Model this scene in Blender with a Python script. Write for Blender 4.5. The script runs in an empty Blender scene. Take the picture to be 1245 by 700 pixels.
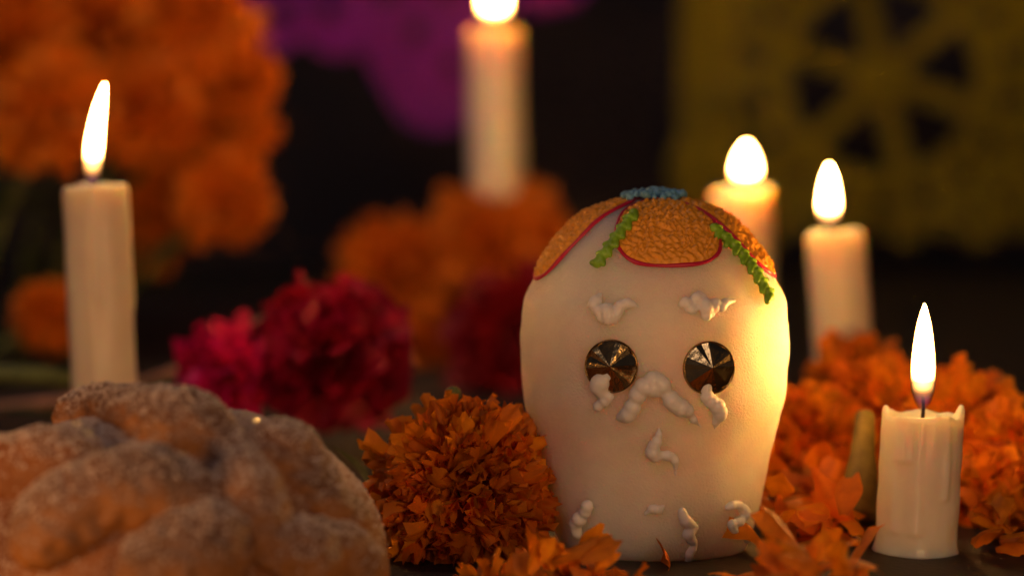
import bpy, bmesh, math, random
import numpy as np
from mathutils import Vector, Matrix, noise, Euler
from mathutils.bvhtree import BVHTree
rnd = random.Random(7)
PI = math.pi
S = 0.01                       # all builders below work in centimetres
sc = bpy.context.scene
C = sc.collection

# ------------------------------------------------------------------ camera
F = 100/36*1245
PITCH = math.atan(290/F)
H = 15.0
CAM = Vector((0, -85, H))
cd = bpy.data.cameras.new('camera'); cam = bpy.data.objects.new('camera', cd); C.objects.link(cam)
cam.location = CAM*S; cam.rotation_euler = (PI/2-PITCH, 0, 0)
cd.lens = 100; cd.sensor_width = 36; cd.clip_start = 0.02; cd.clip_end = 20
cd.dof.use_dof = True; cd.dof.focus_distance = 0.823; cd.dof.aperture_fstop = 5.3
cd.dof.aperture_blades = 0
sc.camera = cam
def ray(px, py):
    x = (px-622.5)/F; y = (350-py)/F
    d = Vector((x, math.cos(PITCH)+y*math.sin(PITCH), -math.sin(PITCH)+y*math.cos(PITCH)))
    return d/d.y
def P(px, py, d): return CAM + ray(px, py)*d          # point on the photo ray, d cm in front

# ------------------------------------------------------------------ world, exposure
w = bpy.data.worlds.new('World'); sc.world = w; w.use_nodes = True
bg = w.node_tree.nodes['Background']; bg.inputs[0].default_value = (0.75, 0.72, 1.0, 1); bg.inputs[1].default_value = 0.012
sc.view_settings.view_transform = 'Standard'; sc.view_settings.look = 'None'
sc.view_settings.exposure = 0; sc.view_settings.gamma = 1
# soft room light, candle glow and an added back fill
def area(name, loc, tgt, size, power, col):
    l = bpy.data.lights.new(name, 'AREA'); l.shape = 'DISK'; l.size = size*S; l.energy = power; l.color = col
    o = bpy.data.objects.new(name, l); C.objects.link(o); o.location = Vector(loc)*S
    o.rotation_euler = (Vector(tgt)-Vector(loc)).to_track_quat('-Z', 'Y').to_euler(); return o
area('room_light', (-45, -95, 75), (0, 0, 4), 45, 1.0, (1.0, 0.70, 0.60))
area('warm_candle_glow_left', (-24, -24, 5), (-11, -9, 4), 6, 0.22, (1.0, 0.43, 0.12))
area('warm_candle_glow_right', (22, -62, 10), (3, -3, 5), 16, 0.95, (1.0, 0.50, 0.20))
area('back_fill_light', (-25, 25, 60), (-5, 85, 14), 30, 0.95, (1.0, 0.72, 0.58))  # added fill that brightens the flowers and paper behind, no lamp of the room

# ------------------------------------------------------------------ helpers
def props(o, label=None, cat=None, group=None, kind=None):
    if label: o['label'] = label
    if cat: o['category'] = cat
    if group: o['group'] = group
    if kind: o['kind'] = kind
    return o
def thing(name, loc, label, cat, group=None):
    o = bpy.data.objects.new(name, None); C.objects.link(o); o.location = Vector(loc)*S
    o.empty_display_size = 0.01
    return props(o, label, cat, group)
def wloc(o):
    v = Vector((0, 0, 0))
    while o: v += o.location; o = o.parent
    return v
def mesh_of(name, verts, faces, smooth=True):
    me = bpy.data.meshes.new(name); me.from_pydata([tuple(v) for v in verts], [], faces); me.update()
    if smooth: me.shade_smooth()
    return me
def mk(name, verts, faces, mat, parent=None, smooth=True, origin=None):
    """verts in world centimetres"""
    if parent is not None: org = wloc(parent)
    else: org = Vector(origin)*S if origin is not None else Vector((0, 0, 0))
    me = mesh_of(name, [Vector(v)*S-org for v in verts], faces, smooth)
    me.materials.append(mat)
    o = bpy.data.objects.new(name, me); C.objects.link(o)
    if parent is not None: o.parent = parent
    else: o.location = org
    return o
def inst(name, me, M, parent):
    o = bpy.data.objects.new(name, me); C.objects.link(o); o.parent = parent; o.matrix_basis = M
    return o
def ico(sub=2):
    bm = bmesh.new(); bmesh.ops.create_icosphere(bm, subdivisions=sub, radius=1)
    v = [x.co.copy() for x in bm.verts]; f = [[q.index for q in a.verts] for a in bm.faces]; bm.free(); return v, f
ICO = ico(2); ICO1 = ico(1)
def merged(verts, faces, voxel, smooth=6, fac=0.5):
    """union of closed lumps in cm -> one smooth skin, verts in cm"""
    me = mesh_of('tmp', verts, faces); o = bpy.data.objects.new('tmp', me); C.objects.link(o)
    m = o.modifiers.new('r', 'REMESH'); m.mode = 'VOXEL'; m.voxel_size = voxel
    if smooth:
        s = o.modifiers.new('s', 'SMOOTH'); s.iterations = smooth; s.factor = fac
    dg = bpy.context.evaluated_depsgraph_get(); e = o.evaluated_get(dg); m2 = e.to_mesh()
    V = [v.co.copy() for v in m2.vertices]; Fc = [list(p.vertices) for p in m2.polygons]
    e.to_mesh_clear(); bpy.data.objects.remove(o); bpy.data.meshes.remove(me)
    return V, Fc
def lumps(pts):
    """pts: (Vector, radius[, (sx,sy,sz)])"""
    V = []; Fc = []
    for p in pts:
        c, r = p[0], p[1]; s = p[2] if len(p) > 2 else (1, 1, 1); b = len(V)
        V += [Vector((c.x+v.x*r*s[0], c.y+v.y*r*s[1], c.z+v.z*r*s[2])) for v in ICO[0]]
        Fc += [[i+b for i in f] for f in ICO[1]]
    return V, Fc
def tube(path, rad, n=10, caps=True):
    """path list of Vector, rad list"""
    V = []; Fc = []; m = len(path)
    up = Vector((0.13, 0.31, 0.94)).normalized()
    for i, p in enumerate(path):
        t = (path[min(i+1, m-1)]-path[max(i-1, 0)]).normalized()
        a = t.cross(up)
        if a.length < 1e-3: a = t.cross(Vector((1, 0, 0)))
        a.normalize(); b = t.cross(a); r = rad[i] if isinstance(rad, (list, tuple)) else rad
        for k in range(n): V.append(p + (a*math.cos(2*PI*k/n)+b*math.sin(2*PI*k/n))*r)
    for i in range(m-1):
        for k in range(n):
            k2 = (k+1) % n; Fc.append([i*n+k, i*n+k2, (i+1)*n+k2, (i+1)*n+k])
    if caps: Fc.append(list(range(n))[::-1]); Fc.append([(m-1)*n+k for k in range(n)])
    return V, Fc
def catmull(pts, k=6, closed=False):
    out = []; n = len(pts)
    for i in range(n if closed else n-1):
        g = lambda j: pts[j % n] if closed else pts[max(0, min(n-1, j))]
        a, b, c, d = g(i-1), g(i), g(i+1), g(i+2)
        for s in range(k):
            t = s/k
            out.append(tuple(0.5*(2*b[q]+(c[q]-a[q])*t+(2*a[q]-5*b[q]+4*c[q]-d[q])*t*t+(3*b[q]-a[q]-3*c[q]+d[q])*t**3) for q in range(len(b))))
    if not closed: out.append(tuple(pts[-1]))
    return out

# ------------------------------------------------------------------ materials
def mat(name, col, rough=0.6, var=0.0, vscale=60, bump=0.0, bscale=300, sss=0, sssr=(1, .5, .25), spec=0.5, metal=0, transl=0, objvar=0, emit=0, col2=None):
    m = bpy.data.materials.new(name); m.use_nodes = True; nt = m.node_tree; N = nt.nodes; L = nt.links
    b = N['Principled BSDF']; b.inputs['Base Color'].default_value = (*col, 1); b.inputs['Roughness'].default_value = rough
    b.inputs['Metallic'].default_value = metal; b.inputs['Specular IOR Level'].default_value = spec
    tc = N.new('ShaderNodeTexCoord'); last = None
    if var or col2:
        nz = N.new('ShaderNodeTexNoise'); nz.inputs['Scale'].default_value = vscale; nz.inputs['Detail'].default_value = 5
        L.new(tc.outputs['Object'], nz.inputs['Vector'])
        mx = N.new('ShaderNodeMix'); mx.data_type = 'RGBA'
        mr = N.new('ShaderNodeMapRange'); mr.inputs[1].default_value = .35; mr.inputs[2].default_value = .65
        L.new(nz.outputs['Fac'], mr.inputs[0]); L.new(mr.outputs[0], mx.inputs[0])
        c2 = col2 if col2 else tuple(min(1, c*(1+var)) for c in col)
        c1 = col if col2 else tuple(c*(1-var) for c in col)
        mx.inputs[6].default_value = (*c1, 1); mx.inputs[7].default_value = (*c2, 1)
        last = mx.outputs[2]
    if objvar:
        oi = N.new('ShaderNodeObjectInfo'); hs = N.new('ShaderNodeHueSaturation')
        m1 = N.new('ShaderNodeMapRange'); m1.inputs[3].default_value = 1-objvar; m1.inputs[4].default_value = 1+objvar
        L.new(oi.outputs['Random'], m1.inputs[0]); L.new(m1.outputs[0], hs.inputs['Value'])
        m2 = N.new('ShaderNodeMath'); m2.operation = 'MULTIPLY'; m2.inputs[1].default_value = 7.31
        fr = N.new('ShaderNodeMath'); fr.operation = 'FRACT'; m3 = N.new('ShaderNodeMapRange'); m3.inputs[3].default_value = .488; m3.inputs[4].default_value = .512
        L.new(oi.outputs['Random'], m2.inputs[0]); L.new(m2.outputs[0], fr.inputs[0]); L.new(fr.outputs[0], m3.inputs[0]); L.new(m3.outputs[0], hs.inputs['Hue'])
        if last: L.new(last, hs.inputs['Color'])
        else: hs.inputs['Color'].default_value = (*col, 1)
        last = hs.outputs[0]
    if last: L.new(last, b.inputs['Base Color'])
    if sss:
        b.inputs['Subsurface Weight'].default_value = 1; b.inputs['Subsurface Radius'].default_value = sssr; b.inputs['Subsurface Scale'].default_value = sss*S
    if bump:
        n2 = N.new('ShaderNodeTexNoise'); n2.inputs['Scale'].default_value = bscale; n2.inputs['Detail'].default_value = 4
        L.new(tc.outputs['Object'], n2.inputs['Vector']); bp = N.new('ShaderNodeBump'); bp.inputs['Strength'].default_value = bump
        bp.inputs['Distance'].default_value = 0.001
        L.new(n2.outputs['Fac'], bp.inputs['Height']); L.new(bp.outputs[0], b.inputs['Normal'])
    if transl:
        tr = N.new('ShaderNodeBsdfTranslucent'); ms = N.new('ShaderNodeMixShader'); ms.inputs[0].default_value = transl
        tr.inputs[0].default_value = (*col, 1)
        if last: L.new(last, tr.inputs[0])
        L.new(b.outputs[0], ms.inputs[1]); L.new(tr.outputs[0], ms.inputs[2]); L.new(ms.outputs[0], N['Material Output'].inputs[0])
    return m
M = {}
M['table'] = mat('dark_tabletop', (0.018, 0.013, 0.011), .65, var=.4, vscale=40, bump=.3, bscale=500)
M['wall'] = mat('dark_wall', (0.055, 0.042, 0.048), .9, var=.25, vscale=5)
M['sugar'] = mat('pressed_sugar', (0.94, 0.86, 0.74), .5, var=.03, vscale=120, bump=.55, bscale=1500, sss=4.0, sssr=(1, .66, .36), spec=.45)
M['icing'] = mat('white_icing', (0.94, 0.92, 0.92), .35, bump=.05, bscale=600, sss=.12, sssr=(1, .8, .7))
M['wax'] = mat('candle_wax', (0.92, 0.80, 0.66), .33, var=.04, vscale=80, bump=.15, bscale=150, sss=1.2, sssr=(1, .62, .34))
M['orange_icing'] = mat('orange_icing', (0.85, 0.37, 0.03), .45, var=.12, vscale=500, bump=.2, bscale=900)
M['magenta_icing'] = mat('magenta_icing', (0.55, 0.012, 0.07), .35)
M['green_icing'] = mat('green_icing', (0.24, 0.50, 0.03), .4, var=.25, vscale=300)
M['blue_icing'] = mat('blue_icing', (0.14, 0.38, 0.62), .5, var=.3, vscale=600)
M['marigold'] = mat('marigold_petal', (0.95, 0.28, 0.008), .6, var=.22, vscale=150, transl=.42, objvar=.30)
M['marigold_far'] = mat('marigold_petal_far', (0.96, 0.26, 0.006), .65, var=.25, vscale=50, transl=.3)
M['core'] = mat('marigold_core', (0.25, 0.045, 0.004), .9, var=.3, vscale=200)
M['crimson'] = mat('crimson_petal', (0.40, 0.003, 0.05), .55, var=.3, vscale=80, transl=.3, objvar=.3)
M['dark_red'] = mat('dark_red_petal', (0.32, 0.004, 0.016), .6, var=.3, vscale=80, transl=.2)
M['stem'] = mat('green_stem', (0.10, 0.13, 0.03), .6, var=.3, vscale=100)
M['leaf'] = mat('green_leaf', (0.05, 0.09, 0.02), .5, var=.35, vscale=90, transl=.2)
M['calyx'] = mat('olive_calyx', (0.17, 0.13, 0.025), .6, var=.25, vscale=150, bump=.4, bscale=400)
M['pale_calyx'] = mat('pale_calyx', (0.42, 0.22, 0.16), .6, var=.2, vscale=100)
M['yellow_paper'] = mat('yellow_tissue_paper', (0.36, 0.30, 0.006), .7, var=.2, vscale=20, transl=.3)
M['purple_paper'] = mat('purple_tissue_paper', (0.36, 0.018, 0.46), .7, var=.2, vscale=20, transl=.3)
M['string'] = mat('pale_string', (0.5, 0.45, 0.35), .8)
M['wick'] = mat('charred_wick', (0.02, 0.015, 0.02), .8)
M['foil'] = mat('gold_foil_gem', (0.62, 0.48, 0.24), .2, metal=1, bump=.25, bscale=350)
M['foil_rim'] = mat('dark_foil_rim', (0.30, 0.20, 0.09), .22, metal=1)
M['crystal'] = mat('sugar_crystal', (0.70, 0.62, 0.62), .08, spec=1.0)
# bread crust: browned dough with a dusting of fine sugar
def bread_mat(name, c1, c2, dust):
    m = mat(name, c1, .55, col2=c2, vscale=35, bump=.4, bscale=1300, spec=.35)
    nt = m.node_tree; N = nt.nodes; L = nt.links; b = N['Principled BSDF']
    src = b.inputs['Base Color'].links[0].from_socket
    nz = N.new('ShaderNodeTexNoise'); nz.inputs['Scale'].default_value = 900; nz.inputs['Detail'].default_value = 3
    L.new(N['Texture Coordinate'].outputs['Object'], nz.inputs['Vector'])
    mr = N.new('ShaderNodeMapRange'); mr.inputs[1].default_value = .5; mr.inputs[2].default_value = .62; mr.inputs[4].default_value = dust
    mx = N.new('ShaderNodeMix'); mx.data_type = 'RGBA'; mx.inputs[7].default_value = (.46, .37, .36, 1)
    L.new(nz.outputs['Fac'], mr.inputs[0]); L.new(mr.outputs[0], mx.inputs[0]); L.new(src, mx.inputs[6]); L.new(mx.outputs[2], b.inputs['Base Color'])
    return m
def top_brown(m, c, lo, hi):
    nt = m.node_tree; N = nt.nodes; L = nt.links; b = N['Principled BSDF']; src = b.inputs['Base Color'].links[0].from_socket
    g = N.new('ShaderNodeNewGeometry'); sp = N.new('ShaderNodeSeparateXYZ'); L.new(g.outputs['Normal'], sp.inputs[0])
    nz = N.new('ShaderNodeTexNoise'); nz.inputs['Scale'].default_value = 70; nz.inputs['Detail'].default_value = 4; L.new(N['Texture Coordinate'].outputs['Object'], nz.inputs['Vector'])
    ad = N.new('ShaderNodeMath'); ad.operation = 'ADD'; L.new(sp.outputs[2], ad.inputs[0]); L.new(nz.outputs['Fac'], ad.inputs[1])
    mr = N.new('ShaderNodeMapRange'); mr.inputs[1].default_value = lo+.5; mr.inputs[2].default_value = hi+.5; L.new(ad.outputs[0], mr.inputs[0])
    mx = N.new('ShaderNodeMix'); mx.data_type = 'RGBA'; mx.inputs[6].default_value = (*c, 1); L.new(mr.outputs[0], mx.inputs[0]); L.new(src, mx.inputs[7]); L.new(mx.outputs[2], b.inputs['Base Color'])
M['bread'] = bread_mat('golden_bread_crust', (0.26, 0.095, 0.026), (0.15, 0.05, 0.016), .12)
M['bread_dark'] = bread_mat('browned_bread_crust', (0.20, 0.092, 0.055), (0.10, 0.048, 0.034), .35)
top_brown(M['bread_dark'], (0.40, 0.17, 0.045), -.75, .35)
# flame
def flame_mat():
    m = bpy.data.materials.new('candle_flame'); m.use_nodes = True; nt = m.node_tree; N = nt.nodes; L = nt.links
    N.remove(N['Principled BSDF']); out = N['Material Output']
    tc = N.new('ShaderNodeTexCoord'); sp = N.new('ShaderNodeSeparateXYZ'); L.new(tc.outputs['Generated'], sp.inputs[0])
    cr = N.new('ShaderNodeValToRGB'); e = cr.color_ramp.elements
    e[0].position = 0.0; e[0].color = (.12, .12, .5, 1); e[1].position = .30; e[1].color = (1, .44, .10, 1)
    q = cr.color_ramp.elements.new(.10); q.color = (.45, .14, .25, 1); q = cr.color_ramp.elements.new(.18); q.color = (1, .38, .10, 1)
    st = N.new('ShaderNodeValToRGB'); e = st.color_ramp.elements; st.color_ramp.interpolation = 'EASE'
    e[0].position = .04; e[0].color = (.0005,)*3+(1,); e[1].position = .50; e[1].color = (1, 1, 1, 1)
    q = st.color_ramp.elements.new(.16); q.color = (.0012,)*3+(1,); q = st.color_ramp.elements.new(.27); q.color = (.012,)*3+(1,)
    L.new(sp.outputs[2], cr.inputs[0]); L.new(sp.outputs[2], st.inputs[0])
    lw = N.new('ShaderNodeLayerWeight'); lw.inputs[0].default_value = .5
    inv = N.new('ShaderNodeMath'); inv.operation = 'SUBTRACT'; inv.inputs[0].default_value = 1; L.new(lw.outputs['Facing'], inv.inputs[1])
    mu = N.new('ShaderNodeMath'); mu.operation = 'MULTIPLY'; L.new(st.outputs[0], mu.inputs[0]); pw = N.new('ShaderNodeMath'); pw.operation = 'POWER'; pw.inputs[1].default_value = 3.0; L.new(inv.outputs[0], pw.inputs[0]); L.new(pw.outputs[0], mu.inputs[1])
    m2 = N.new('ShaderNodeMath'); m2.operation = 'MULTIPLY'; m2.inputs[1].default_value = FLAME; L.new(mu.outputs[0], m2.inputs[0])
    em = N.new('ShaderNodeEmission'); L.new(cr.outputs[0], em.inputs[0]); L.new(m2.outputs[0], em.inputs[1])
    tr = N.new('ShaderNodeBsdfTransparent'); mx = N.new('ShaderNodeMixShader')
    mr = N.new('ShaderNodeMapRange'); mr.inputs[1].default_value = .02; mr.inputs[2].default_value = .28; mr.inputs[3].default_value = .12
    L.new(sp.outputs[2], mr.inputs[0]); L.new(mr.outputs[0], mx.inputs[0]); L.new(tr.outputs[0], mx.inputs[1]); L.new(em.outputs[0], mx.inputs[2])
    L.new(mx.outputs[0], out.inputs[0]); return m
FLAME = 720
M['flame'] = flame_mat()

# ------------------------------------------------------------------ setting
def box(x0, x1, y0, y1, z0, z1):
    V = [(x, y, z) for z in (z0, z1) for y in (y0, y1) for x in (x0, x1)]
    return V, [[0, 2, 3, 1], [4, 5, 7, 6], [0, 1, 5, 4], [1, 3, 7, 5], [3, 2, 6, 7], [2, 0, 4, 6]]
v, f = box(-75, 75, -45, 112, -3, 0); props(mk('tabletop', v, f, M['table'], smooth=False), kind='structure')
v, f = box(-160, 160, 150, 153, -60, 130); props(mk('back_wall', v, f, M['wall'], smooth=False), kind='structure')

# ------------------------------------------------------------------ paper banners
def ngon(cx, cy, r, n=24, a0=0): return [(cx+r*math.cos(a0+2*PI*k/n), cy+r*math.sin(a0+2*PI*k/n)) for k in range(n)]
def cut_paper(name, outline, holes, d, m, parent, wob=.4):
    """outline/holes in photo pixels; sheet hangs upright d cm from the camera"""
    cu = bpy.data.curves.new('tmp', 'CURVE'); cu.dimensions = '2D'; cu.fill_mode = 'BOTH'; cu.extrude = .015
    for poly in [outline]+holes:
        sp = cu.splines.new('POLY'); sp.points.add(len(poly)-1); sp.use_cyclic_u = True
        for i, (px, py) in enumerate(poly):
            p = P(px, py, d); sp.points[i].co = (p.x, p.z, 0, 1)
    o = bpy.data.objects.new('tmp', cu); C.objects.link(o)
    dg = bpy.context.evaluated_depsgraph_get(); e = o.evaluated_get(dg); me = e.to_mesh()
    Y = CAM.y+d
    V = [(v.co.x, Y+v.co.z+wob*math.sin(v.co.x*.55)+.15*math.sin(v.co.z*3), v.co.y) for v in me.vertices]
    Fc = [list(p.vertices) for p in me.polygons]
    e.to_mesh_clear(); bpy.data.objects.remove(o)
    return mk(name, V, Fc, m, parent, smooth=False)
def sector(cx, cy, r0, r1, a, ha):
    n = 6; o = []
    for i in range(n+1): t = a-ha+2*ha*i/n; o.append((cx+r1*math.cos(t), cy+r1*math.sin(t)))
    o.append((cx+r0*math.cos(a+ha*.35), cy+r0*math.sin(a+ha*.35))); o.append((cx+r0*math.cos(a-ha*.35), cy+r0*math.sin(a-ha*.35)))
    return o
DY = 190
t = thing('paper_banner', P(1060, 60, DY), 'yellow tissue paper banner cut with a spoked wheel, hanging behind the right candles', 'paper banner')
out = [(826, -140), (1420, -140)]
for k in range(14):
    cx = 1399-k*42; yb = 262+ (14 if k % 2 else 0)
    out += [(cx+21*math.cos(a), yb+24*math.sin(a)) for a in (0.25, .7, 1.2, PI/2, 1.94, 2.44, 2.9)]
out += [(820, 240), (812, 200), (826, 160)]
holes = []
cx, cy = 1073, 96
for k in range(6):
    a = math.radians(-72+60*k); holes.append(sector(cx, cy, 36, 112, a, .40))
for k in range(18):
    a = 2*PI*(k+.5)/18; r = 152; x, y = cx+r*math.cos(a), cy+r*math.sin(a)
    if y < -60: continue
    holes.append(ngon(x, y, 12, 8))
for x, y in [(905, 20), (905, 60), (905, 140), (905, 180), (1242, 120), (1250, 60), (1255, 170), (1262, 215), (930, 235), (1215, 232), (1180, 262), (985, 262), (880, 235), (1240, 255), (1275, 20), (1290, 100), (1300, 160), (1320, 220)]:
    holes.append([(x, y-15), (x+9, y), (x, y+15), (x-9, y)])
cut_paper('paper_sheet', out, holes, DY, M['yellow_paper'], t)
v, f = tube([P(x, -142+((x-1100)/300)**2*-4, DY) for x in range(700, 1620, 60)], .12, 6); mk('string', v, f, M['string'], t)
DP = 180
t = thing('paper_banner', P(450, 0, DP), 'purple tissue paper banner with a drooping scalloped edge at the top of the picture', 'paper banner')
o1 = [(225, -170), (760, -170), (740, -40), (700, 8), (655, 18), (615, 5), (597, 60), (590, 110)]
o1 += [(530+60*math.cos(a), 105+58*math.sin(a)) for a in (.3, .8, 1.3, 1.8, 2.3, 2.75)]
o1 += [(455, 95), (440, 62), (415, 72), (390, 66), (370, 48), (345, 66), (318, 60), (300, 40), (280, 46), (255, 30), (235, 0)]
h1 = [ngon(505, 40, 13, 10), ngon(548, 78, 12, 10), ngon(470, -10, 14, 10), ngon(400, 12, 12, 10), ngon(340, 15, 12, 10), ngon(600, -30, 14, 10), ngon(540, -10, 10, 10)]
cut_paper('paper_sheet', o1, h1, DP, M['purple_paper'], t)
v, f = tube([P(x, -172, DP) for x in range(100, 900, 60)], .12, 6); mk('string', v, f, M['string'], t)

# ------------------------------------------------------------------ petals and flowers
def petal_grid(L, W, cup, ruffle, bend, ph, nu=5, nv=4, notch=.12, base=.3):
    V = []; Fc = []
    for i in range(nu+1):
        u = i/nu; ww = W*(base+(1-base)*math.sin(PI*min(u*.62, .5)))
        for j in range(nv+1):
            v_ = -1+2*j/nv
            x = ww*v_*(1-.22*max(0, (u-.6)/.4)**2)
            y = L*u*(1+notch*u*math.cos(4.2*v_+ph)) - (L*.17*v_*v_*u*u)
            z = cup*v_*v_*W + ruffle*u*u*math.sin(5*v_+ph*1.7) + bend*u*u*L + .25*ruffle*u*math.sin(9*u+ph)
            V.append((x, z, y))     # length along +Z, width X, faces Y
    for i in range(nu):
        for j in range(nv):
            a = i*(nv+1)+j; Fc.append([a, a+1, a+nv+2, a+nv+1])
    return V, Fc
def petal_meshes(name, L, W, cup, ruf, bend, m, n=6, **k):
    out = []
    for i in range(n):
        V, Fc = petal_grid(L*rnd.uniform(.85, 1.15), W*rnd.uniform(.8, 1.25), cup*rnd.uniform(.3, 1.4), ruf*rnd.uniform(.6, 1.4), bend*rnd.uniform(-.3, 1.6), rnd.uniform(0, 6), **k)
        me = mesh_of(name, [Vector(v)*S for v in V], Fc); me.materials.append(m); out.append(me)
    return out
def head_layout(R, n, r, cap=118, inner=.45, tilt=.5, sq=.85):
    """matrices (metres) of petals round a pompom head whose axis is +Z"""
    out = []; zc = math.cos(math.radians(cap))
    for i in range(n):
        z = 1-(1-zc)*(i+.5)/n; th = i*2.39996
        s = math.sqrt(max(0, 1-z*z)); d = Vector((s*math.cos(th), s*math.sin(th), z))
        base = Vector((d.x, d.y, d.z*sq))*R*inner*r.uniform(.8, 1.15)
        ax = (d + Vector((r.gauss(0, 1), r.gauss(0, 1), r.gauss(0, 1)))*tilt*.55).normalized()
        q = ax.to_track_quat('Z', 'Y').to_matrix().to_4x4()
        roll = Matrix.Rotation(r.uniform(0, 2*PI), 4, 'Z')
        sc_ = r.uniform(.8, 1.15)
        out.append(Matrix.Translation(base*S) @ q @ roll @ Matrix.Scale(sc_, 4))
    return out
MP = petal_meshes('marigold_petal', 1.45, .42, .45, .17, .12, M['marigold'], 8)
MPs = petal_meshes('marigold_petal_small', 1.2, .36, .5, .17, .2, M['marigold'], 10, nu=4, nv=6, notch=.07, base=.5)
def rot_to(axis):
    return Vector(axis).normalized().to_track_quat('Z', 'Y').to_matrix().to_4x4()
def core_mesh(R, m):
    V = [Vector((v.x, v.y, v.z*.85))*R*S*(1+.05*noise.noise(v*5)) for v in ICO[0]]
    me = mesh_of('flower_core', V, ICO[1]); me.materials.append(m); return me
def marigold(c, axis, R, n, label, group=None, meshes=None, seed=0, stem=None, calyx=True, tilt=.5, inner=.45, name='marigold_flower', cap=118, cat='marigold'):
    r = random.Random(seed); ms = meshes or MP
    t = thing(name, c, label, cat, group); A = rot_to(axis)
    inst('flower_core', core_mesh(R*.62, M['core']), A, t)
    for mt in head_layout(R, n, r, cap=cap, tilt=tilt, inner=inner):
        inst('petal', r.choice(ms), A @ Matrix.Scale(R/2.9, 4) @ mt if False else A @ mt, t)
    if calyx:
        prof = [(.05, 1.9), (.38, 1.85), (.55, 1.5), (.7, 1.0), (.95, .55), (1.3, .3)]
        V, Fc = lathe(prof, 12); ax = A.to_3x3()
        mk('calyx', [Vector(c)+ax@Vector((x*R/3, y*R/3, -z*R/3)) for x, y, z in V], Fc, M['stem'], t)
    if stem: stalk(t, c, stem)
    return t
def lathe(prof, n):
    V = []; Fc = []
    for (r, z) in prof:
        for k in range(n): V.append(Vector((r*math.cos(2*PI*k/n), r*math.sin(2*PI*k/n), z)))
    for i in range(len(prof)-1):
        for k in range(n):
            k2 = (k+1) % n; Fc.append([i*n+k, i*n+k2, (i+1)*n+k2, (i+1)*n+k])
    Fc.append(list(range(n))[::-1]); Fc.append([(len(prof)-1)*n+k for k in range(n)])
    return V, Fc
def leaf_blade(p0, d, L, W, m, parent, name='leaf', droop=.3):
    d = Vector(d).normalized(); side = d.cross(Vector((0, 0, 1))).normalized(); nrm = side.cross(d)
    V = []; Fc = []; nu = 8
    for i in range(nu+1):
        u = i/nu; w_ = W*math.sin(PI*u**.8)*(1+.2*(i % 2))+.01
        for s_ in (-1, 0, 1): V.append(Vector(p0)+d*L*u+side*w_*s_+nrm*(abs(s_)*w_*.3-droop*L*u*u))
    for i in range(nu):
        for j in range(2): a = i*3+j; Fc.append([a, a+1, a+4, a+3])
    return mk(name, V, Fc, m, parent)
def stalk(t, c, foot, rad=.22):
    c = Vector(c); foot = Vector(foot); mid = (c+foot)/2+Vector((rnd.uniform(-.6, .6), rnd.uniform(-.6, .6), 0))
    pts = [Vector(q) for q in catmull([tuple(c), tuple(mid), tuple(foot)], 6)]
    v, f = tube(pts, rad, 8); mk('stem', v, f, M['stem'], t)
    for k in (3, 5, 7, 9):
        a = rnd.uniform(0, 2*PI)
        leaf_blade(pts[k], (math.cos(a), math.sin(a)*.5, .5), rnd.uniform(2.2, 3.6), .5, M['leaf'], t)
def joined_head(name, R, n, m, seed, meshes_args, tilt=.5, inner=.5, cap=125):
    r = random.Random(seed); V = []; Fc = []
    pets = [petal_grid(*[a*r.uniform(.8, 1.2) for a in meshes_args], r.uniform(0, 6), nu=4, nv=5, notch=.07, base=.5) for _ in range(8)]
    for mt in head_layout(R, n, r, tilt=tilt, inner=inner, cap=cap):
        pv, pf = r.choice(pets); b = len(V)
        V += [mt @ (Vector(v)*S) for v in pv]; Fc += [[i+b for i in f_] for f_ in pf]
    me = mesh_of(name, V, Fc); me.materials.append(m); return me
FAR = [joined_head('petals', 3.4, 300, M['marigold_far'], s_, (1.7, .55, .4, .22, .2), tilt=.95) for s_ in (1, 2, 3)]
def far_marigold(px, py, d, Rpx, label, axis=(0, -1, .3), group='blurred marigolds standing behind the skull', foot=None, k=0):
    c = P(px, py, d); R = Rpx*d/F
    t = thing('marigold_flower', c, label, 'marigold', group); A = rot_to(axis) @ Matrix.Scale(R/3.4, 4)
    inst('petals', FAR[k % 3], A @ Matrix.Rotation(k*1.3, 4, 'Z'), t)
    inst('flower_core', core_mesh(3.4*.62, M['core']), A, t)
    if foot is not None: stalk(t, c, foot)
    return t
# bouquet of marigolds top left, standing (stems run down to the table)
LG = 'blurred marigolds of the bunch behind the left candle'
for k, (px, py, d, r_, lab) in enumerate([
    (18, 40, 138, 78, 'blurred orange marigold in the top left corner of the picture'),
    (120, 20, 142, 72, 'blurred orange marigold at the top edge directly above the left flame'),
    (62, 135, 132, 82, 'blurred orange marigold left of the left candle flame'),
    (240, 35, 138, 78, 'blurred orange marigold right of the left flame, just under the purple banner'),
    (170, 135, 136, 76, 'blurred orange marigold just right of the tall left flame'),
    (262, 150, 140, 72, 'blurred orange marigold in the right middle of the left bunch'),
    (272, 243, 134, 62, 'blurred orange marigold lowest on the right of the left bunch'),
    (205, 252, 138, 56, 'blurred orange marigold low in the bunch beside the left candle shaft'),
    (215, 95, 144, 66, 'blurred orange marigold in the very middle of the left bunch'),
    (112, 88, 146, 62, 'blurred orange marigold directly behind the tip of the left flame'),
    (300, 98, 139, 44, 'small blurred orange marigold at the right rim of the left bunch'),
    (180, 300, 140, 42, 'small dim orange marigold beside the left candle shaft'),
    (60, 385, 128, 46, 'dim orange marigold low down, left of the left candle shaft')]):
    c = P(px, py, d)
    far_marigold(px, py, d, r_, lab, axis=(rnd.uniform(-.5, .5), -1, rnd.uniform(-.1, .6)), group=LG, k=k,
                 foot=(c.x*.55-14, c.y+rnd.uniform(-2, 3), 0.2))
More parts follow.
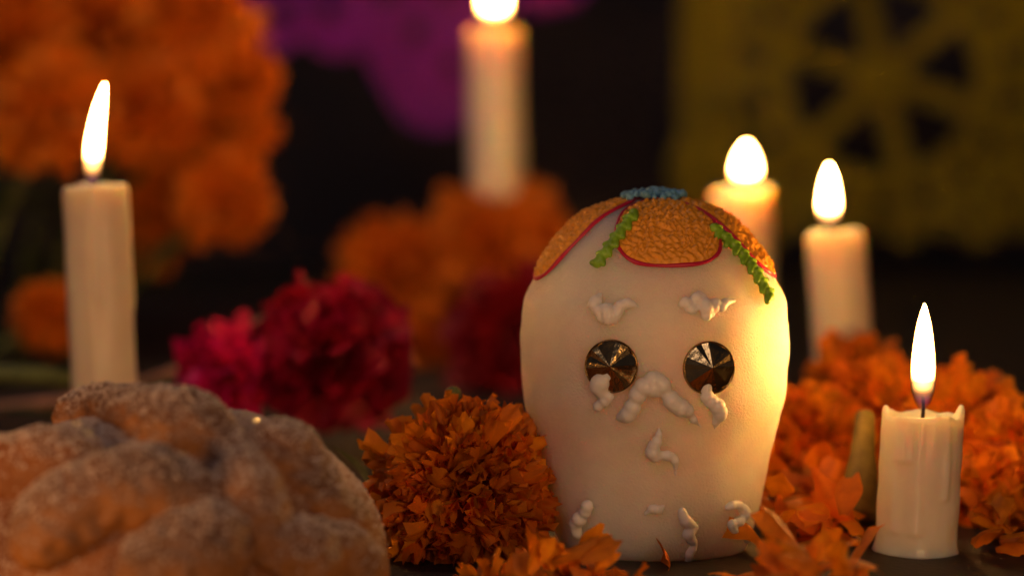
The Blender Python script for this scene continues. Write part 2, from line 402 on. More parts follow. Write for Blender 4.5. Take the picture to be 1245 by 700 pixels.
for k, (px, py, d, r_, lab) in enumerate([
    (612, 305, 146, 92, 'large blurred orange marigold below the tall centre candle'),
    (478, 330, 144, 72, 'blurred orange marigold behind the top of the crimson carnation'),
    (520, 425, 136, 62, 'dim orange marigold between the crimson carnation and the skull')]):
    c = P(px, py, d)
    far_marigold(px, py, d, r_, lab, axis=(rnd.uniform(-.3, .3), -1, rnd.uniform(.2, .9)), group='blurred marigolds in the middle behind the skull', k=k+5,
                 foot=(c.x, c.y+4, 0.2))
# dark red flower half hidden by the skull
c = P(632, 415, 126); t = thing('carnation_flower', c, 'dark red blurred carnation half hidden behind the left side of the skull', 'carnation')
inst('petals', joined_head('petals', 3.0, 130, M['dark_red'], 11, (1.9, .9, .3, .3, .1)), rot_to((-.2, -1, .4)), t)
inst('flower_core', core_mesh(1.8, M['dark_red']), rot_to((-.2, -1, .4)), t)
stalk(t, c, (c.x+1, c.y+6, .2))
# crimson carnation
CP = petal_meshes('carnation_petal', 1.9, 1.6, .25, .26, .1, M['crimson'], 8, nu=6, nv=9, notch=.05, base=.4)
c = P(402, 432, 104); t = thing('carnation_flower', c, 'large ruffled crimson carnation lying behind the sugared bread', 'carnation')
A = rot_to((.35, -.75, .35)); r = random.Random(5)
inst('flower_core', core_mesh(1.7, M['dark_red']), A, t)
for mt in head_layout(2.0, 80, r, cap=120, inner=.5, tilt=.35, sq=1.25): inst('petal', r.choice(CP), A @ mt, t)
v, f = tube([Vector(q) for q in catmull([tuple(P(372, 400, 106)), tuple(P(300, 425, 107)), tuple(P(235, 445, 108)), tuple(P(120, 480, 110)), tuple(P(-40, 500, 112))], 6)],
            [1.0, 1.05, 1.1, 1.05, 1.0, .9, .75, .6, .5, .42, .36, .3, .28, .26, .24, .22, .22, .22, .22, .22, .22, .22, .22, .22, .22][:25], 12)
mk('stem', v, f, M['pale_calyx'], t)
c = P(278, 462, 103); t = thing('carnation_flower', c, 'smaller bright pink carnation lying low, left of the crimson one', 'carnation')
A = rot_to((-.5, -.6, .2)); r = random.Random(9)
mpk = mat('pink_petal', (0.80, 0.012, 0.20), .5, var=.3, vscale=80, transl=.3, objvar=.25)
PK = petal_meshes('pink_petal', 1.7, .8, .35, .28, .15, mpk, 6, nu=6, nv=8, notch=.16)
inst('flower_core', core_mesh(.7, M['dark_red']), A, t)
for mt in head_layout(1.5, 38, r, cap=110, inner=.35, tilt=.45): inst('petal', r.choice(PK), A @ mt, t)
stalk(t, c, P(200, 500, 112))
# loose greenery left
t = thing('green_stalk', P(0, 455, 112), 'pale green flower stalk lying behind the left candle base', 'flower stalk')
v, f = tube([P(-60, 462, 112), P(0, 455, 112), P(60, 458, 112), P(130, 470, 113)], [.35, .38, .35, .3], 8); mk('stem', v, f, M['stem'], t)
leaf_blade(P(-20, 500, 110), (1, .1, .05), 6, .6, M['leaf'], t)

# front marigold, in focus
FP = petal_meshes('marigold_petal_fine', 1.15, .34, .5, .17, .22, M['marigold'], 14, nu=4, nv=6, notch=.07, base=.5)
c = P(563, 598, 84.2)
fm = marigold(c, (-.12, -.78, .62), 3.15, 300, 'orange marigold head in focus between the sugared bread and the skull', seed=21, calyx=False, meshes=FP, inner=.60, tilt=.85, cap=125)
o = inst('inner_petals', joined_head('inner_petals', 2.75, 420, M['marigold'], 31, (1.05, .28, .7, .2, .25), tilt=1.0, inner=.60), rot_to((-.12, -.78, .62)), fm); o['kind'] = 'stuff'
t = thing('flower_bud', P(551, 478, 86.5), 'tiny round green bud peeking over the front marigold', 'flower bud')
b_ = P(551, 479, 86.5)
mk('bud', [b_+Vector((v.x*.25, v.y*.25, v.z*.27)) for v in ICO[0]], ICO[1], M['stem'], t)
v, f = tube([b_-Vector((0, 0, .2)), b_+Vector((.05, .7, -1.6)), b_+Vector((.0, 1.6, -4.6))], [.08, .09, .1], 8); mk('stem', v, f, M['stem'], t)
# little leaf left of it
t = thing('flower_leaf', P(430, 575, 87), 'small green leaf poking out between bread and front marigold', 'leaf')
leaf_blade(P(452, 600, 87), (-.45, .1, 1), 1.9, .35, M['leaf'], t, name='leaf_blade')

# marigold heap right
RG = 'marigold heads heaped behind the right front candle'
for k, (px, py, d, R, ax, n, lab) in enumerate([
    (1075, 508, 97, 2.7, (-.2, -.7, .6), 190, 'orange marigold head behind the right front candle, left of its flame'),
    (1172, 520, 95, 2.6, (.1, -.6, .8), 190, 'orange marigold head behind the right front candle, right of its flame'),
    (1238, 565, 92, 2.5, (.3, -.8, .5), 180, 'orange marigold head cut by the right edge of the picture'),
    (990, 540, 96, 2.4, (-.3, -.8, .4), 170, 'orange marigold head just right of the skull cheek'),
    (1205, 615, 90, 1.8, (.0, -.9, .3), 120, 'small orange marigold head low behind the right side of the front candle'),
    (1045, 470, 103, 2.1, (-.1, -.4, 1), 140, 'orange marigold head at the foot of the second right candle')]):
    c = P(px, py, d); marigold(c, ax, R, n, lab, RG, meshes=MPs, seed=40+k, inner=.42, tilt=.7, cap=110)
# olive calyx cone
a, b_ = P(1043, 625, 86.5), P(1053, 503, 88.5)
t = thing('flower_calyx', a, 'olive green tapered flower base standing just left of the right front candle', 'flower calyx')
pts = [a.lerp(b_, u) for u in (-.04, 0, .2, .4, .6, .8, .98, 1)]
v, f = tube(pts, [.60, .64, .57, .50, .43, .36, .30, .27], 16)
v = [p*1 + (p-a.lerp(b_, max(0, min(1, (p-a).dot(b_-a)/(b_-a).length_squared))))*.11*math.sin(9*math.atan2(p.x-a.x, p.y-a.y)) for p in v]
mk('calyx_cup', v, f, M['calyx'], t)

# ------------------------------------------------------------------ loose petals on the table
LP = petal_meshes('loose_petal', 1.7, .5, .6, .16, .35, M['marigold'], 8, nu=7, nv=6)
def loose(px, py, d, rot, scale, label, group, z=None):
    p = P(px, py, d)
    if z is not None: p.z = z
    o = bpy.data.objects.new('loose_petal', rnd.choice(LP)); C.objects.link(o)
    o.matrix_world = Matrix.Translation(p*S) @ Euler(rot).to_matrix().to_4x4() @ Matrix.Scale(scale, 4)
    return props(o, label, 'petal', group)
def flat(): return (rnd.uniform(-1.9, -1.2), rnd.uniform(-.4, .4), rnd.uniform(0, 6.28))
# in front, left of skull base
G1 = 'loose petals piled in front of the skull base'; L1 = 'loose orange marigold petal in the curled pile before the left of the skull base'
for k in range(54):
    px = rnd.uniform(585, 770); py = 702-max(0, 46-abs(px-685)*.55)*rnd.uniform(.2, 1)
    loose(px, py+14, rnd.uniform(76, 80.5), (rnd.uniform(-1.6, -.1), rnd.uniform(-.8, .8), rnd.uniform(0, 6.28)), rnd.uniform(.4, .8), ('curled orange petal before the skull base, '+('at the left end by the front marigold' if px < 640 else 'in the middle of the pile' if px < 705 else 'at the right end of the pile')), G1)
loose(815, 696, 81, (-1.4, 1.35, .1), 1.15, 'long orange petal lying flat against the front of the skull base', None, z=.25)
# near blurred petals right of the skull
G2 = 'blurred loose petals nearest the camera'; L2 = 'blurred loose orange petal in the near pile between skull and right candle'
for k in range(52):
    px = rnd.uniform(905, 1030); py = rnd.uniform(678, 735)-(14 if 940 < px < 1040 else -22)
    loose(px, py, rnd.uniform(72, 78), (rnd.uniform(-1.8, -.4), rnd.uniform(-.7, .7), rnd.uniform(0, 6.28)), rnd.uniform(.55, .95), ('blurred petal nearest the camera, '+('just right of the skull base' if px < 940 else 'in the middle of the near pile' if px < 1000 else 'at the foot of the right front candle')), G2)
# between skull and candle
G3 = 'loose petals between the skull and the right marigolds'; L3 = 'loose orange petal scattered on the table between skull and olive calyx'
for k in range(64):
    px = rnd.uniform(925, 1062); d = rnd.uniform(84, 93)
    loose(px, 650, d, flat() if rnd.random() < .6 else (rnd.uniform(-1.4, -.3), rnd.uniform(-.6, .6), rnd.uniform(0, 6.28)), rnd.uniform(.8, 1.2), ('loose petal lying '+('against the right side of the skull' if px < 960 else 'midway between skull and olive calyx' if px < 1015 else 'at the foot of the olive calyx')+(' in the front rows' if d < 88 else ' towards the marigold heads')), G3, z=rnd.uniform(.15, 1.0)*(1+(d-84)*.12))
G4 = 'loose petals right of the front candle'; L4 = 'loose orange petal on the table right of the front candle base'
for k in range(26):
    px = rnd.uniform(1186, 1262); d = rnd.uniform(83, 89)
    loose(px, 650, d, flat() if rnd.random() < .5 else (rnd.uniform(-1.4, -.3), rnd.uniform(-.6, .6), rnd.uniform(0, 6.28)), rnd.uniform(.6, 1.0), ('loose petal right of the front candle, '+('touching its base' if px < 1200 else 'near the right edge of the picture')), G4, z=rnd.uniform(.12, .9))

# ------------------------------------------------------------------ candles
def candle(top, foot, R, fl_h, fl_r, lean, label, seed, flute=0.0, tilt_top=.15, horns=(), group='lit white candles', wick_d=(0, 0), drop=.12):
    """top/foot: world cm points of the axis; base sits on the table"""
    r = random.Random(seed); top = Vector(top); foot = Vector(foot)
    t = thing('candle', foot, label, 'candle', group)
    axis = (top-foot); Hh = axis.length; az = axis.normalized(); ay = az.cross(Vector((1, 0, 0))).normalized(); A = Matrix((ay.cross(az), ay, az)).transposed()
    n = 96; nz = 60; V = []; Fc = []; off = Vector((seed*3.7, seed*1.3, 0))
    def rim(a):
        h = .16*noise.noise(Vector((math.cos(a)*1.6, math.sin(a)*1.6, seed)))+.03*noise.noise(Vector((math.cos(a)*5, math.sin(a)*5, seed)))
        for (ha, hh, hw) in horns:
            dd = (a-ha+PI) % (2*PI)-PI; h += hh*math.exp(-(dd/hw)**2)
        return h
    drips = [(r.uniform(0, 2*PI), r.uniform(.25, .9), r.uniform(.07, .20), r.uniform(.09, .18)) for _ in range(8)]
    def rad(a, u):
        d = Vector((math.cos(a), math.sin(a), 0))
        q = R*(1+.03*noise.noise(d*1.5+Vector((0, 0, u*5))+off)+.018*noise.noise(d*6+Vector((0, 0, u*3))+off)+flute*math.cos(a*18))
        for (da, dl, dh, dw) in drips:
            dd = (a-da+PI) % (2*PI)-PI; uu = 1-u
            q += R*dh*.55*math.exp(-(dd/dw)**2)*(1 if uu < dl else math.exp(-((uu-dl)/.02)**2))*(.35+.65*uu/dl if uu < dl else 1)
        if u < .06: q += R*.05*(1-u/.06)*(1+.8*noise.noise(d*3+off))
        return q
    for i in range(nz+1):
        u = i/nz
        for k in range(n):
            a = 2*PI*k/n; rr = rad(a, u); z = Hh*u + rim(a)*(u**8)
            if u > .985: rr -= .03
            V.append((rr*math.cos(a), rr*math.sin(a), z))
    # rim lip and melted bowl
    rings = [(.985, .03), (.95, .055), (.90, .045), (.85, 0), (.78, -.09), (.68, -.16), (.5, -.20), (.3, -.20), (.12, -.17)]
    for (q, dz) in rings:
        for k in range(n):
            a = 2*PI*k/n; rr = rad(a, 1)*q-.03; lip = max(0, min(1, (q-.6)/.3))
            V.append((rr*math.cos(a), rr*math.sin(a), Hh+dz+rim(a)*lip))
    V.append((0, 0, Hh-.15)); tot = nz+1+len(rings)
    for i in range(tot-1):
        for k in range(n): k2 = (k+1) % n; Fc.append([i*n+k, i*n+k2, (i+1)*n+k2, (i+1)*n+k])
    for k in range(n): Fc.append([(tot-1)*n+k, (tot-1)*n+(k+1) % n, tot*n])
    Fc.append(list(range(n))[::-1])
    W = [foot+A@Vector(v) for v in V]
    mk('wax_body', W, Fc, M['wax'], t)
    wx = Vector((wick_d[0], wick_d[1], 0)); wb = foot+A@(Vector((0, 0, Hh-.18))+wx); ax = A@Vector((0, 0, 1))
    wt = wb+Vector((lean*-.10, 0, .80))
    v, f = tube([wb, wb.lerp(wt, .5)+Vector((.02, 0, 0)), wt], [.065, .06, .05], 8); wk = mk('wick', v, f, M['wick'], t)
    # flame: pointed teardrop round the wick
    V = []; Fc = []; nn = 24; m_ = 28; fb = wb+Vector((0, 0, .40-drop))
    for i in range(m_+1):
        u = i/m_; rr = fl_r*max(.012, float(np.interp(u, [0, .04, .1, .18, .28, .4, .55, .7, .82, .92, .97, 1], [.16, .45, .72, .92, 1, .99, .90, .74, .55, .31, .16, 0])))
        cx = lean*u*u
        for k in range(nn): V.append((fb.x+cx+rr*math.cos(2*PI*k/nn), fb.y+rr*math.sin(2*PI*k/nn), fb.z+fl_h*u))
    for i in range(m_):
        for k in range(nn): k2 = (k+1) % nn; Fc.append([i*nn+k, i*nn+k2, (i+1)*nn+k2, (i+1)*nn+k])
    Fc.append(list(range(nn))[::-1]); Fc.append([m_*nn+k for k in range(nn)])
    mk('flame', V, Fc, M['flame'], t)
    return t
def foot_on_table(px, py, d, tx, ty):
    """carry the axis through photo points (tx,ty)->(px,py) on down to the table"""
    a, b_ = P(tx, ty, d), P(px, py, d); s_ = a.z/(a.z-b_.z) if a.z != b_.z else 1
    return a, a+(b_-a)*s_
top, ft = foot_on_table(1113, 660, 84.4, 1122, 506)
candle(top, ft, 1.23, 3.22, .37, .02, 'short lit white candle with horned rim standing right of the skull, sharpest of the candles', 3, drop=.05, horns=((PI*1.0, .26, .20), (-.03, .38, .22)), flute=.003)
top, ft = foot_on_table(126, 455, 97, 116, 227)
candle(top, ft, 1.13, 3.68, .31, .48, 'tall slightly leaning lit white candle behind the sugared bread at the left', 5, wick_d=(-.12, 0), drop=.38, flute=.006)
top, ft = foot_on_table(1025, 430, 108, 1015, 283)
candle(top, ft, 1.14, 2.5, .43, .0, 'lit white candle behind the marigold heap, right of the skull', 8, wick_d=(-.25, 0))
top, ft = foot_on_table(903, 330, 124, 901, 232)
candle(top, ft, 1.32, 1.95, .60, .02, 'blurred lit white candle mostly hidden behind the skull right shoulder', 9, wick_d=(.2, 0))
top, ft = foot_on_table(604, 215, 146, 601, 38)
candle(top, ft, 1.38, 3.2, .66, .0, 'tall blurred lit white candle at the top centre behind the orange marigold', 12)

# ------------------------------------------------------------------ sugar skull
SD = 85.5                       # depth of the skull axis
prof = [(243, 6), (244.5, 24), (248, 45), (255, 68), (266, 90), (282, 108), (302, 125), (322, 138), (338, 147), (350, 153), (364, 159), (382, 162), (405, 163.5), (440, 163), (480, 159.5), (515, 151), (545, 143.5), (580, 136), (615, 129.5), (645, 122), (663, 113)]
cx0 = P(795, 400, SD).x; cy0 = CAM.y+SD
lv = []
for (py, hw) in prof:
    z = P(795, py, SD).z; lv.append((z, hw*SD/F))
zmin = lv[-1][0]; lv = [((z-zmin), w_) for z, w_ in lv]
lv = catmull(lv, 6)
EYE = [(743.5, 445), (861.5, 447)]
def skull_surface():
    n = 200; V = []; Fc = []
    eyes = [P(px, py, SD-3.6) for px, py in EYE]
    for (z, w_) in lv:
        dep = w_*.98
        for k in range(n):
            a = 2*PI*k/n; ca, sa = math.cos(a), math.sin(a); e = 2.25
            q = (abs(ca)**e+abs(sa)**e)**(-1/e)
            x = cx0+w_*ca*q; y = cy0+dep*sa*q
            fr = max(0, -sa)
            # face relief
            hx = x-cx0
            dpt = 0
            for sx in (-1, 1):
                dpt += .26*math.exp(-((hx-sx*2.9)/.75)**2-((z-3.3)/1.0)**2)      # cheek hollows
                dpt -= .05*math.exp(-((hx-sx*2.7)/.9)**2-((z-4.7)/.5)**2)       # cheek bones
            dpt -= .10*math.exp(-(hx/.6)**2-((z-4.6)/.9)**2)
            dpt -= .10*math.exp(-((hx-.15)/1.3)**4-((z-.9)/.8)**4)                # chin block
            if z < 3.6: dpt += .065*(.5+.5*math.cos(hx*PI/.62))*math.exp(-((z-2.2)/1.1)**4)*math.exp(-(hx/2.6)**6)
            y += dpt*fr**.5 if fr > 0 else 0
            nv = noise.noise(Vector((x, y, z))*1.1)*.05+noise.noise(Vector((x, y, z))*3.5)*.016+noise.noise(Vector((x, y, z))*11)*.006
            x += ca*nv; y += sa*nv
            V.append(Vector((x, y, z)))
    m_ = len(lv)
    for i in range(m_-1):
        for k in range(n): k2 = (k+1) % n; Fc.append([i*n+k, (i+1)*n+k, (i+1)*n+k2, i*n+k2])
    V.append(Vector((cx0, cy0, V[0].z+.005))); V.append(Vector((cx0, cy0, 0)))
    for k in range(n):
        Fc.append([m_*n, k, (k+1) % n]); Fc.append([m_*n+1, (m_-1)*n+(k+1) % n, (m_-1)*n+k])
    return V, Fc
SV, SF = skull_surface()
bvh = BVHTree.FromPolygons(SV, SF)
skull = thing('sugar_skull', (cx0, cy0, 0), 'white sugar skull with icing flower cap and gold gem eyes', 'sugar skull')
mk('skull_body', SV, SF, M['sugar'], skull)
def hit(px, py):
    loc, nr, i, dist = bvh.ray_cast(CAM, ray(px, py).normalized())
    if loc is None: return None, None
    if nr.dot(ray(px, py)) > 0: nr = -nr
    return loc, nr
PC = 85.0/F                     # cm per photo pixel at the skull
def icing(name, chain, k=4, lift=.5, m='icing', voxel=.035, twist=.22, seed=1, flatten=1):
    """chain of (px,py,radius px) piped on the skull"""
    r = random.Random(seed); pts = []; cc = []
    for ch in (chain if isinstance(chain[0], list) else [chain]): cc += catmull(ch, k)
    for i, (px, py, rr) in enumerate(cc):
        l, nr = hit(px, py)
        if l is None: continue
        rr = max(rr, .8)*1.1*PC*(1+twist*r.uniform(-1, 1)*min(1, rr/4))
        pts.append((l+nr*rr*lift, rr))
    V, Fc = lumps(pts); V, Fc = merged(V, Fc, voxel, 5)
    return mk(name, V, Fc, M[m], skull)
icing('icing_eyebrow', [[(730, 358, 2), (728, 365, 5.5), (724, 372, 7), (731, 380, 7)], [(733, 386, 6.5), (739, 377, 8.5), (741, 388, 6.5)], [(747, 389, 5), (752, 379, 8), (757, 371, 6), (767, 370, 5), (775, 373, 2)]], 3, seed=2)
icing('icing_eyebrow', [[(828, 371, 4), (833, 368, 6), (836, 376, 5)], [(841, 377, 5), (846, 364, 6), (851, 361, 5), (857, 372, 7.5), (858, 384, 5.5)], [(864, 382, 4), (868, 371, 7), (876, 374, 5), (881, 368, 4.5), (893, 366, 2)]], 3, seed=3)
icing('icing_cheek_swirl', [(745, 452, 7), (737, 459, 8.5), (730, 468, 9.5), (737, 479, 7), (741, 482, 5), (730, 491, 6.5), (727, 496, 3)], 4, seed=4, lift=.6)
icing('icing_nose', [[(755, 506, 5), (764, 502, 8), (772, 489, 8.5), (779, 474, 9), (793, 461, 10), (805, 468, 10), (812, 482, 8.5), (823, 492, 9.5), (834, 497, 8), (842, 508, 4.5), (852, 518, 1.5)], [(783, 466, 6), (773, 478, 7)], [(797, 457, 6), (790, 468, 9), (801, 474, 7)], [(818, 480, 6), (826, 488, 7)]], 3, seed=5, lift=.55)
icing('icing_cheek_swirl', [(860, 463, 4.5), (857, 474, 7.5), (860, 484, 7.5), (870, 492, 8.5), (873, 502, 7.5), (869, 512, 4.5), (869, 520, 1.5)], 3, seed=6, lift=.6)
icing('icing_drop', [(801, 521, 2), (800, 531, 5.5), (793, 544, 8.5), (796, 551, 8.5), (808, 552, 6), (817, 553, 5), (821, 562, 4), (821, 578, 1.5)], 3, seed=7)
icing('icing_teeth_swirl', [(717, 612, 6), (712, 624, 7), (703, 634, 7.5), (704, 648, 6.5)], 4, seed=8, lift=.5)
icing('icing_speck', [(785, 624, 2.5), (794, 617, 5), (801, 620, 4.5), (806, 615, 2.5)], 4, seed=9)
icing('icing_teeth_swirl', [(829, 621, 5), (833, 632, 6.5), (845, 640, 4), (836, 648, 6), (843, 660, 4.5), (838, 671, 5), (836, 682, 3.5)], 4, seed=10, lift=.4)
icing('icing_teeth_swirl', [(883, 616, 4), (893, 612, 5.5), (903, 620, 6.5), (900, 631, 6), (888, 635, 4.5), (892, 644, 5.5), (903, 646, 6.5), (906, 655, 4.5)], 4, seed=11, lift=.45)
# gem eyes: shallow faceted foil discs pressed into the sugar
for e_i, (px, py) in enumerate(EYE):
    c, nr = hit(px, py); R = 31.0*PC; nr = (nr+Vector((0, -.6, 0))).normalized()
    A = nr.to_track_quat('Z', 'Y').to_matrix(); n = 12
    A = A @ Matrix.Rotation(.35+e_i*.5, 3, 'Z')
    c = c+nr*.05
    # rim ring
    V = []; Fc = []
    nn = 48; pr = [(R*.97, -.35), (R*1.03, -.2), (R*1.02, .03), (R*1.0, .05), (R*.975, .045), (R*.96, 0)]
    V, Fc = lathe(pr, nn); gm = thing_part = mk('gem_eye', [c+A@v for v in V], Fc, M['foil_rim'], skull)
    # facets: each its own wedge rising to an off-flat centre
    apex = Vector((.02, .03, .34+.06*e_i))
    for k in range(n):
        a0, a1 = 2*PI*k/n, 2*PI*(k+1)/n; z0 = .045+rnd.uniform(-.02, .03)
        p0 = Vector((R*.965*math.cos(a0), R*.965*math.sin(a0), .03)); p1 = Vector((R*.965*math.cos(a1), R*.965*math.sin(a1), .03))
        am = (a0+a1)/2; pm = Vector((R*.97*math.cos(am), R*.97*math.sin(am), .03+rnd.uniform(-.08, .10)))
        q0 = p0-Vector((0, 0, .1)); q1 = p1-Vector((0, 0, .1)); qm = pm-Vector((0, 0, .1))
        W = [apex, p0, pm, p1, q0, qm, q1]
        o = mk('facet', [c+A@v for v in W], [[0, 1, 2, 3], [1, 4, 5, 2], [2, 5, 6, 3]], M['foil'], gm, smooth=False)
# cap of piped petals
CC = Vector((cx0, cy0, 6.4))
def dome(rho, th, off=0.0):
    """rho polar angle from the top (rad), th azimuth; returns a point on the sugar raised by off"""
    d = Vector((math.sin(rho)*math.cos(th), math.sin(rho)*math.sin(th), math.cos(rho)))
    l, nr, i, ds = bvh.ray_cast(CC, d)
    return l + d*off
def cap_petal(th0, r0, r1, hw, m='orange_icing', seed=0):
    def bnd(al):                                   # boundary in (x along petal, y across), degrees
        ca, sa = math.cos(al), math.sin(al); L_ = (r1-r0)/2
        x = (r0+r1)/2+L_*ca; y = hw*(abs(sa)**.85)*(1 if sa > 0 else -1)*(1+.34*ca)
        return x, y
    def pt(x, y, off):
        rho = math.radians(math.hypot(x, y)); return dome(rho, th0+math.atan2(y, x), off)
    xc = (r0+r1)/2; V = []; Fc = []; nr_, na = 64, 220
    for i in range(nr_+1):
        s_ = i/nr_
        for k in range(na):
            bx, by = bnd(2*PI*k/na); x = xc+(bx-xc)*s_; y = by*s_
            q = Vector((x*.30, y*.30, seed)); wv = noise.noise(q*.6)*3
            rid = math.sin(y*1.7+wv*1.6+1.8*math.sin(x*.8+seed))*.5+.5
            h = .08+.085*rid*(0.65+.35*math.sin(x*1.9+wv*2))+.05*noise.noise(q*3.5)
            h *= min(1, (1-s_)*9)**.5; h -= .02 if s_ > .999 else 0
            V.append(pt(x, y, h))
    for i in range(nr_):
        for k in range(na): k2 = (k+1) % na; Fc.append([i*na+k, (i+1)*na+k, (i+1)*na+k2, i*na+k2])
    mk('icing_petal', V, Fc, M[m], skull)
    path = [pt(*bnd(2*PI*k/72), .03) for k in range(72)]; path.append(path[0])
    v, f = tube(path, [.062*(1+.15*math.sin(k*.7)) for k in range(73)], 8, caps=False); mk('icing_outline', v, f, M['magenta_icing'], skull)
D = math.radians
cap_petal(D(-83), 8, 54, 22, seed=1)
cap_petal(D(-168), 9, 64, 18, seed=2)
cap_petal(D(-10), 9, 63, 19, seed=3)
cap_petal(D(56), 9, 60, 21, seed=4)
cap_petal(D(128), 9, 60, 21, seed=5)
# blue rosette
pts = []
r = random.Random(3)
for k in range(90):
    rho = D(r.uniform(0, 13)); th = r.uniform(0, 2*PI); pts.append((dome(rho, th, .14+r.uniform(0, .14)), r.uniform(.09, .14)))
V, Fc = lumps(pts); V, Fc = merged(V, Fc, .035, 2); mk('icing_rosette', V, Fc, M['blue_icing'], skull)
# green piped leaves
def leaf_strand(p0, p1, n, seed, bow=0):
    r = random.Random(seed); pts = []
    for i in range(n):
        u = i/(n-1); px = p0[0]+(p1[0]-p0[0])*u+bow*math.sin(PI*u); py = p0[1]+(p1[1]-p0[1])*u-bow*.6*math.sin(PI*u)
        s_ = 4.2*(1 if i % 2 else -1)
        dx, dy = p1[0]-p0[0], p1[1]-p0[1]; L_ = math.hypot(dx, dy); nx, ny = -dy/L_, dx/L_
        for q in range(4):
            l, nr = hit(px+nx*s_*q*.45+dx/L_*q*1.2, py+ny*s_*q*.45+dy/L_*q*1.2)
            if l is None: continue
            pts.append((l+nr*.13, (.16-.024*q)))
    V, Fc = lumps(pts); V, Fc = merged(V, Fc, .03, 1); mk('icing_leaf_strand', V, Fc, M['green_icing'], skull)
leaf_strand((771, 264), (729, 322), 12, 1)
leaf_strand((866, 281), (931, 362), 16, 2, bow=6)

# ------------------------------------------------------------------ sugared bread
BD = 76.0
bc = P(200, 560, BD); bc.z = 0; BR = 6.2; BH = 5.3
t = bread = thing('sugared_bread', bc, 'round sugared sweet bread with knobbly bone shaped ridges at the lower left', 'bread')
def bread_body():
    n = 120; m_ = 60; V = []; Fc = []
    for i in range(m_+1):
        a = (PI/2)*i/m_*1.12
        for k in range(n):
            th = 2*PI*k/n; rr = BR*math.sin(min(a, PI/2*1.12))**.80; z = BH*(.12+.88*max(-.12, math.cos(a)))
            d = Vector((math.cos(th), math.sin(th), 0))
            q = 1+.04*noise.noise(d*1.5+Vector((0, 0, z*.3)))
            zz = z+.12*noise.noise(Vector((rr*d.x, rr*d.y, 3))*.5)+.05*noise.noise(Vector((rr*d.x, rr*d.y, z))*2)
            V.append(Vector((bc.x+rr*q*d.x, bc.y+rr*q*d.y*.97, max(0.02, zz) if i < m_ else .02)))
    for i in range(m_):
        for k in range(n): k2 = (k+1) % n; Fc.append([i*n+k, (i+1)*n+k, (i+1)*n+k2, i*n+k2])
    Fc.append([m_*n+k for k in range(n)][::-1])
    return V, Fc
BV, BF = bread_body(); mk('loaf', BV, BF, M['bread'], bread)
bb = BVHTree.FromPolygons(BV, BF)
def bhit(px, py): return bb.ray_cast(CAM, ray(px, py).normalized())[0:2]
def lump_chain(name, pts, m, seed, rough=.06):
    P_ = []
    for q in pts:
        if len(q) == 4: px, py, rr, dz = q
        else: px, py, rr = q; dz = .35
        l, nr = bhit(px, py)
        if l is None: l = P(px, py, BD+1.5); nr = Vector((0, -.3, .9))
        P_.append((tuple(l+Vector((0, -.15, .9)).normalized()*rr*dz), rr))
    cc = catmull([(*a, b) for a, b in P_], 5)
    V, Fc = lumps([(Vector(c[:3]), c[3]) for c in cc]); V, Fc = merged(V, Fc, .11, 8)
    V = [v+Vector((noise.noise(v*2.2+Vector((seed, 0, 0))), noise.noise(v*2.2+Vector((0, seed, 0))), noise.noise(v*2.2+Vector((0, 0, seed)))))*.10+
         Vector((noise.noise(v*7), noise.noise(v*7+Vector((9, 0, 0))), noise.noise(v*7+Vector((0, 9, 0)))))*rough for v in V]
    mk(name, V, Fc, M[m], bread); return V, Fc
parts_ = [(BV, BF)]
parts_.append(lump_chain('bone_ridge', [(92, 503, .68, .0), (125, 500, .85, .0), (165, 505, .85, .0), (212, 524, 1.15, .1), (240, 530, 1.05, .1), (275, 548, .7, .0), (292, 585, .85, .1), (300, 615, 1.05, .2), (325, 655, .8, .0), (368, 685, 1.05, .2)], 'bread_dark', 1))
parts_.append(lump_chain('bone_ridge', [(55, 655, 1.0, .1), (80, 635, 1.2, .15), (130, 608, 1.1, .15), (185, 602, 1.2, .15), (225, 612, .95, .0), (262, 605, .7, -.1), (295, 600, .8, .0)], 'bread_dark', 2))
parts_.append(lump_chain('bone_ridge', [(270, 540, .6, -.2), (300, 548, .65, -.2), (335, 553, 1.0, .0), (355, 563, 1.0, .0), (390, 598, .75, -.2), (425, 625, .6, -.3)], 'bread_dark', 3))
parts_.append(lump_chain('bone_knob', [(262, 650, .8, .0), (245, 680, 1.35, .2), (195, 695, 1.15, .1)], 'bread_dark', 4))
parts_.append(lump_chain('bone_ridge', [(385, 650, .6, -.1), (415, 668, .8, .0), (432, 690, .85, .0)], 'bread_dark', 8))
parts_.append(lump_chain('bone_knob', [(15, 565, 1.2, -.3), (60, 558, 1.3, -.3), (105, 562, 1.0, -.4)], 'bread', 5))
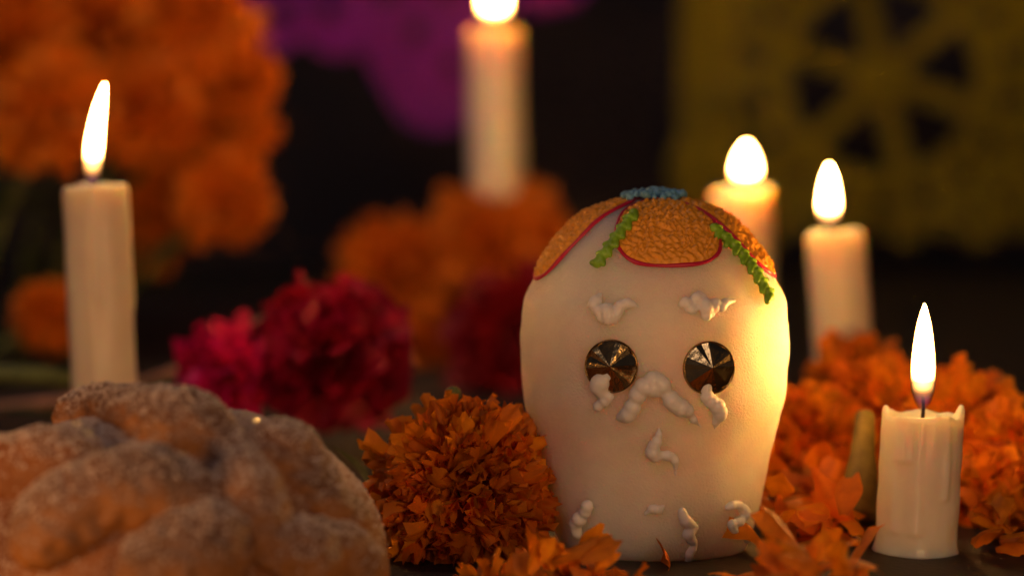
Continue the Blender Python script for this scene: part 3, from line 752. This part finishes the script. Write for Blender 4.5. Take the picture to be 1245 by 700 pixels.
# sugar crystals scattered over every crust face that looks up
def crystals(n, size, seed):
    rg = np.random.default_rng(seed); T = []
    for V, Fc in parts_:
        V = np.array([tuple(v) for v in V])
        for q in (0, 1):
            tri = np.array([[f_[0], f_[1+q], f_[2+q]] for f_ in Fc if len(f_) == 4 or (len(f_) == 3 and q == 0)])
            T.append(V[tri])
    T = np.concatenate(T); nrm = np.cross(T[:, 1]-T[:, 0], T[:, 2]-T[:, 0]); ar = np.linalg.norm(nrm, axis=1)
    ctr = T.mean(1); up = ctr[:, 2] > .8
    wgt = ar*up*np.clip(nrm[:, 2]/np.maximum(ar, 1e-9), .03, 1)**1.6; wgt /= wgt.sum(); idx = rg.choice(len(T), n, p=wgt)
    a = rg.random((n, 2)); a[a.sum(1) > 1] = 1-a[a.sum(1) > 1]
    tt = T[idx]; pos = tt[:, 0]+a[:, :1]*(tt[:, 1]-tt[:, 0])+a[:, 1:]*(tt[:, 2]-tt[:, 0])
    cube = np.array([(x, y, z) for z in (-1, 1) for y in (-1, 1) for x in (-1, 1)])*.5
    fc = np.array([[0, 2, 3, 1], [4, 5, 7, 6], [0, 1, 5, 4], [1, 3, 7, 5], [3, 2, 6, 7], [2, 0, 4, 6]])
    q, _ = np.linalg.qr(rg.normal(size=(n, 3, 3))); sz = size*rg.uniform(.5, 1.3, (n, 1, 3))
    vv = np.einsum('vj,njk->nvk', cube, q*sz)+pos[:, None, :]
    org = np.array(wloc(bread)); vv = vv.reshape(-1, 3)*S-org
    ff = (fc[None]+(np.arange(n)*8)[:, None, None]).reshape(-1, 4)
    me = bpy.data.meshes.new('sugar_crystals'); me.vertices.add(len(vv)); me.vertices.foreach_set('co', vv.ravel())
    me.loops.add(ff.size); me.loops.foreach_set('vertex_index', ff.ravel().astype(np.int32)); me.polygons.add(len(ff))
    me.polygons.foreach_set('loop_start', np.arange(0, ff.size, 4, dtype=np.int32)); me.update(calc_edges=True)
    me.materials.append(M['crystal']); o = bpy.data.objects.new('sugar_crystals', me); C.objects.link(o); o.parent = bread; o['kind'] = 'stuff'
crystals(40000, .034, 1)
crystals(4000, .062, 2)
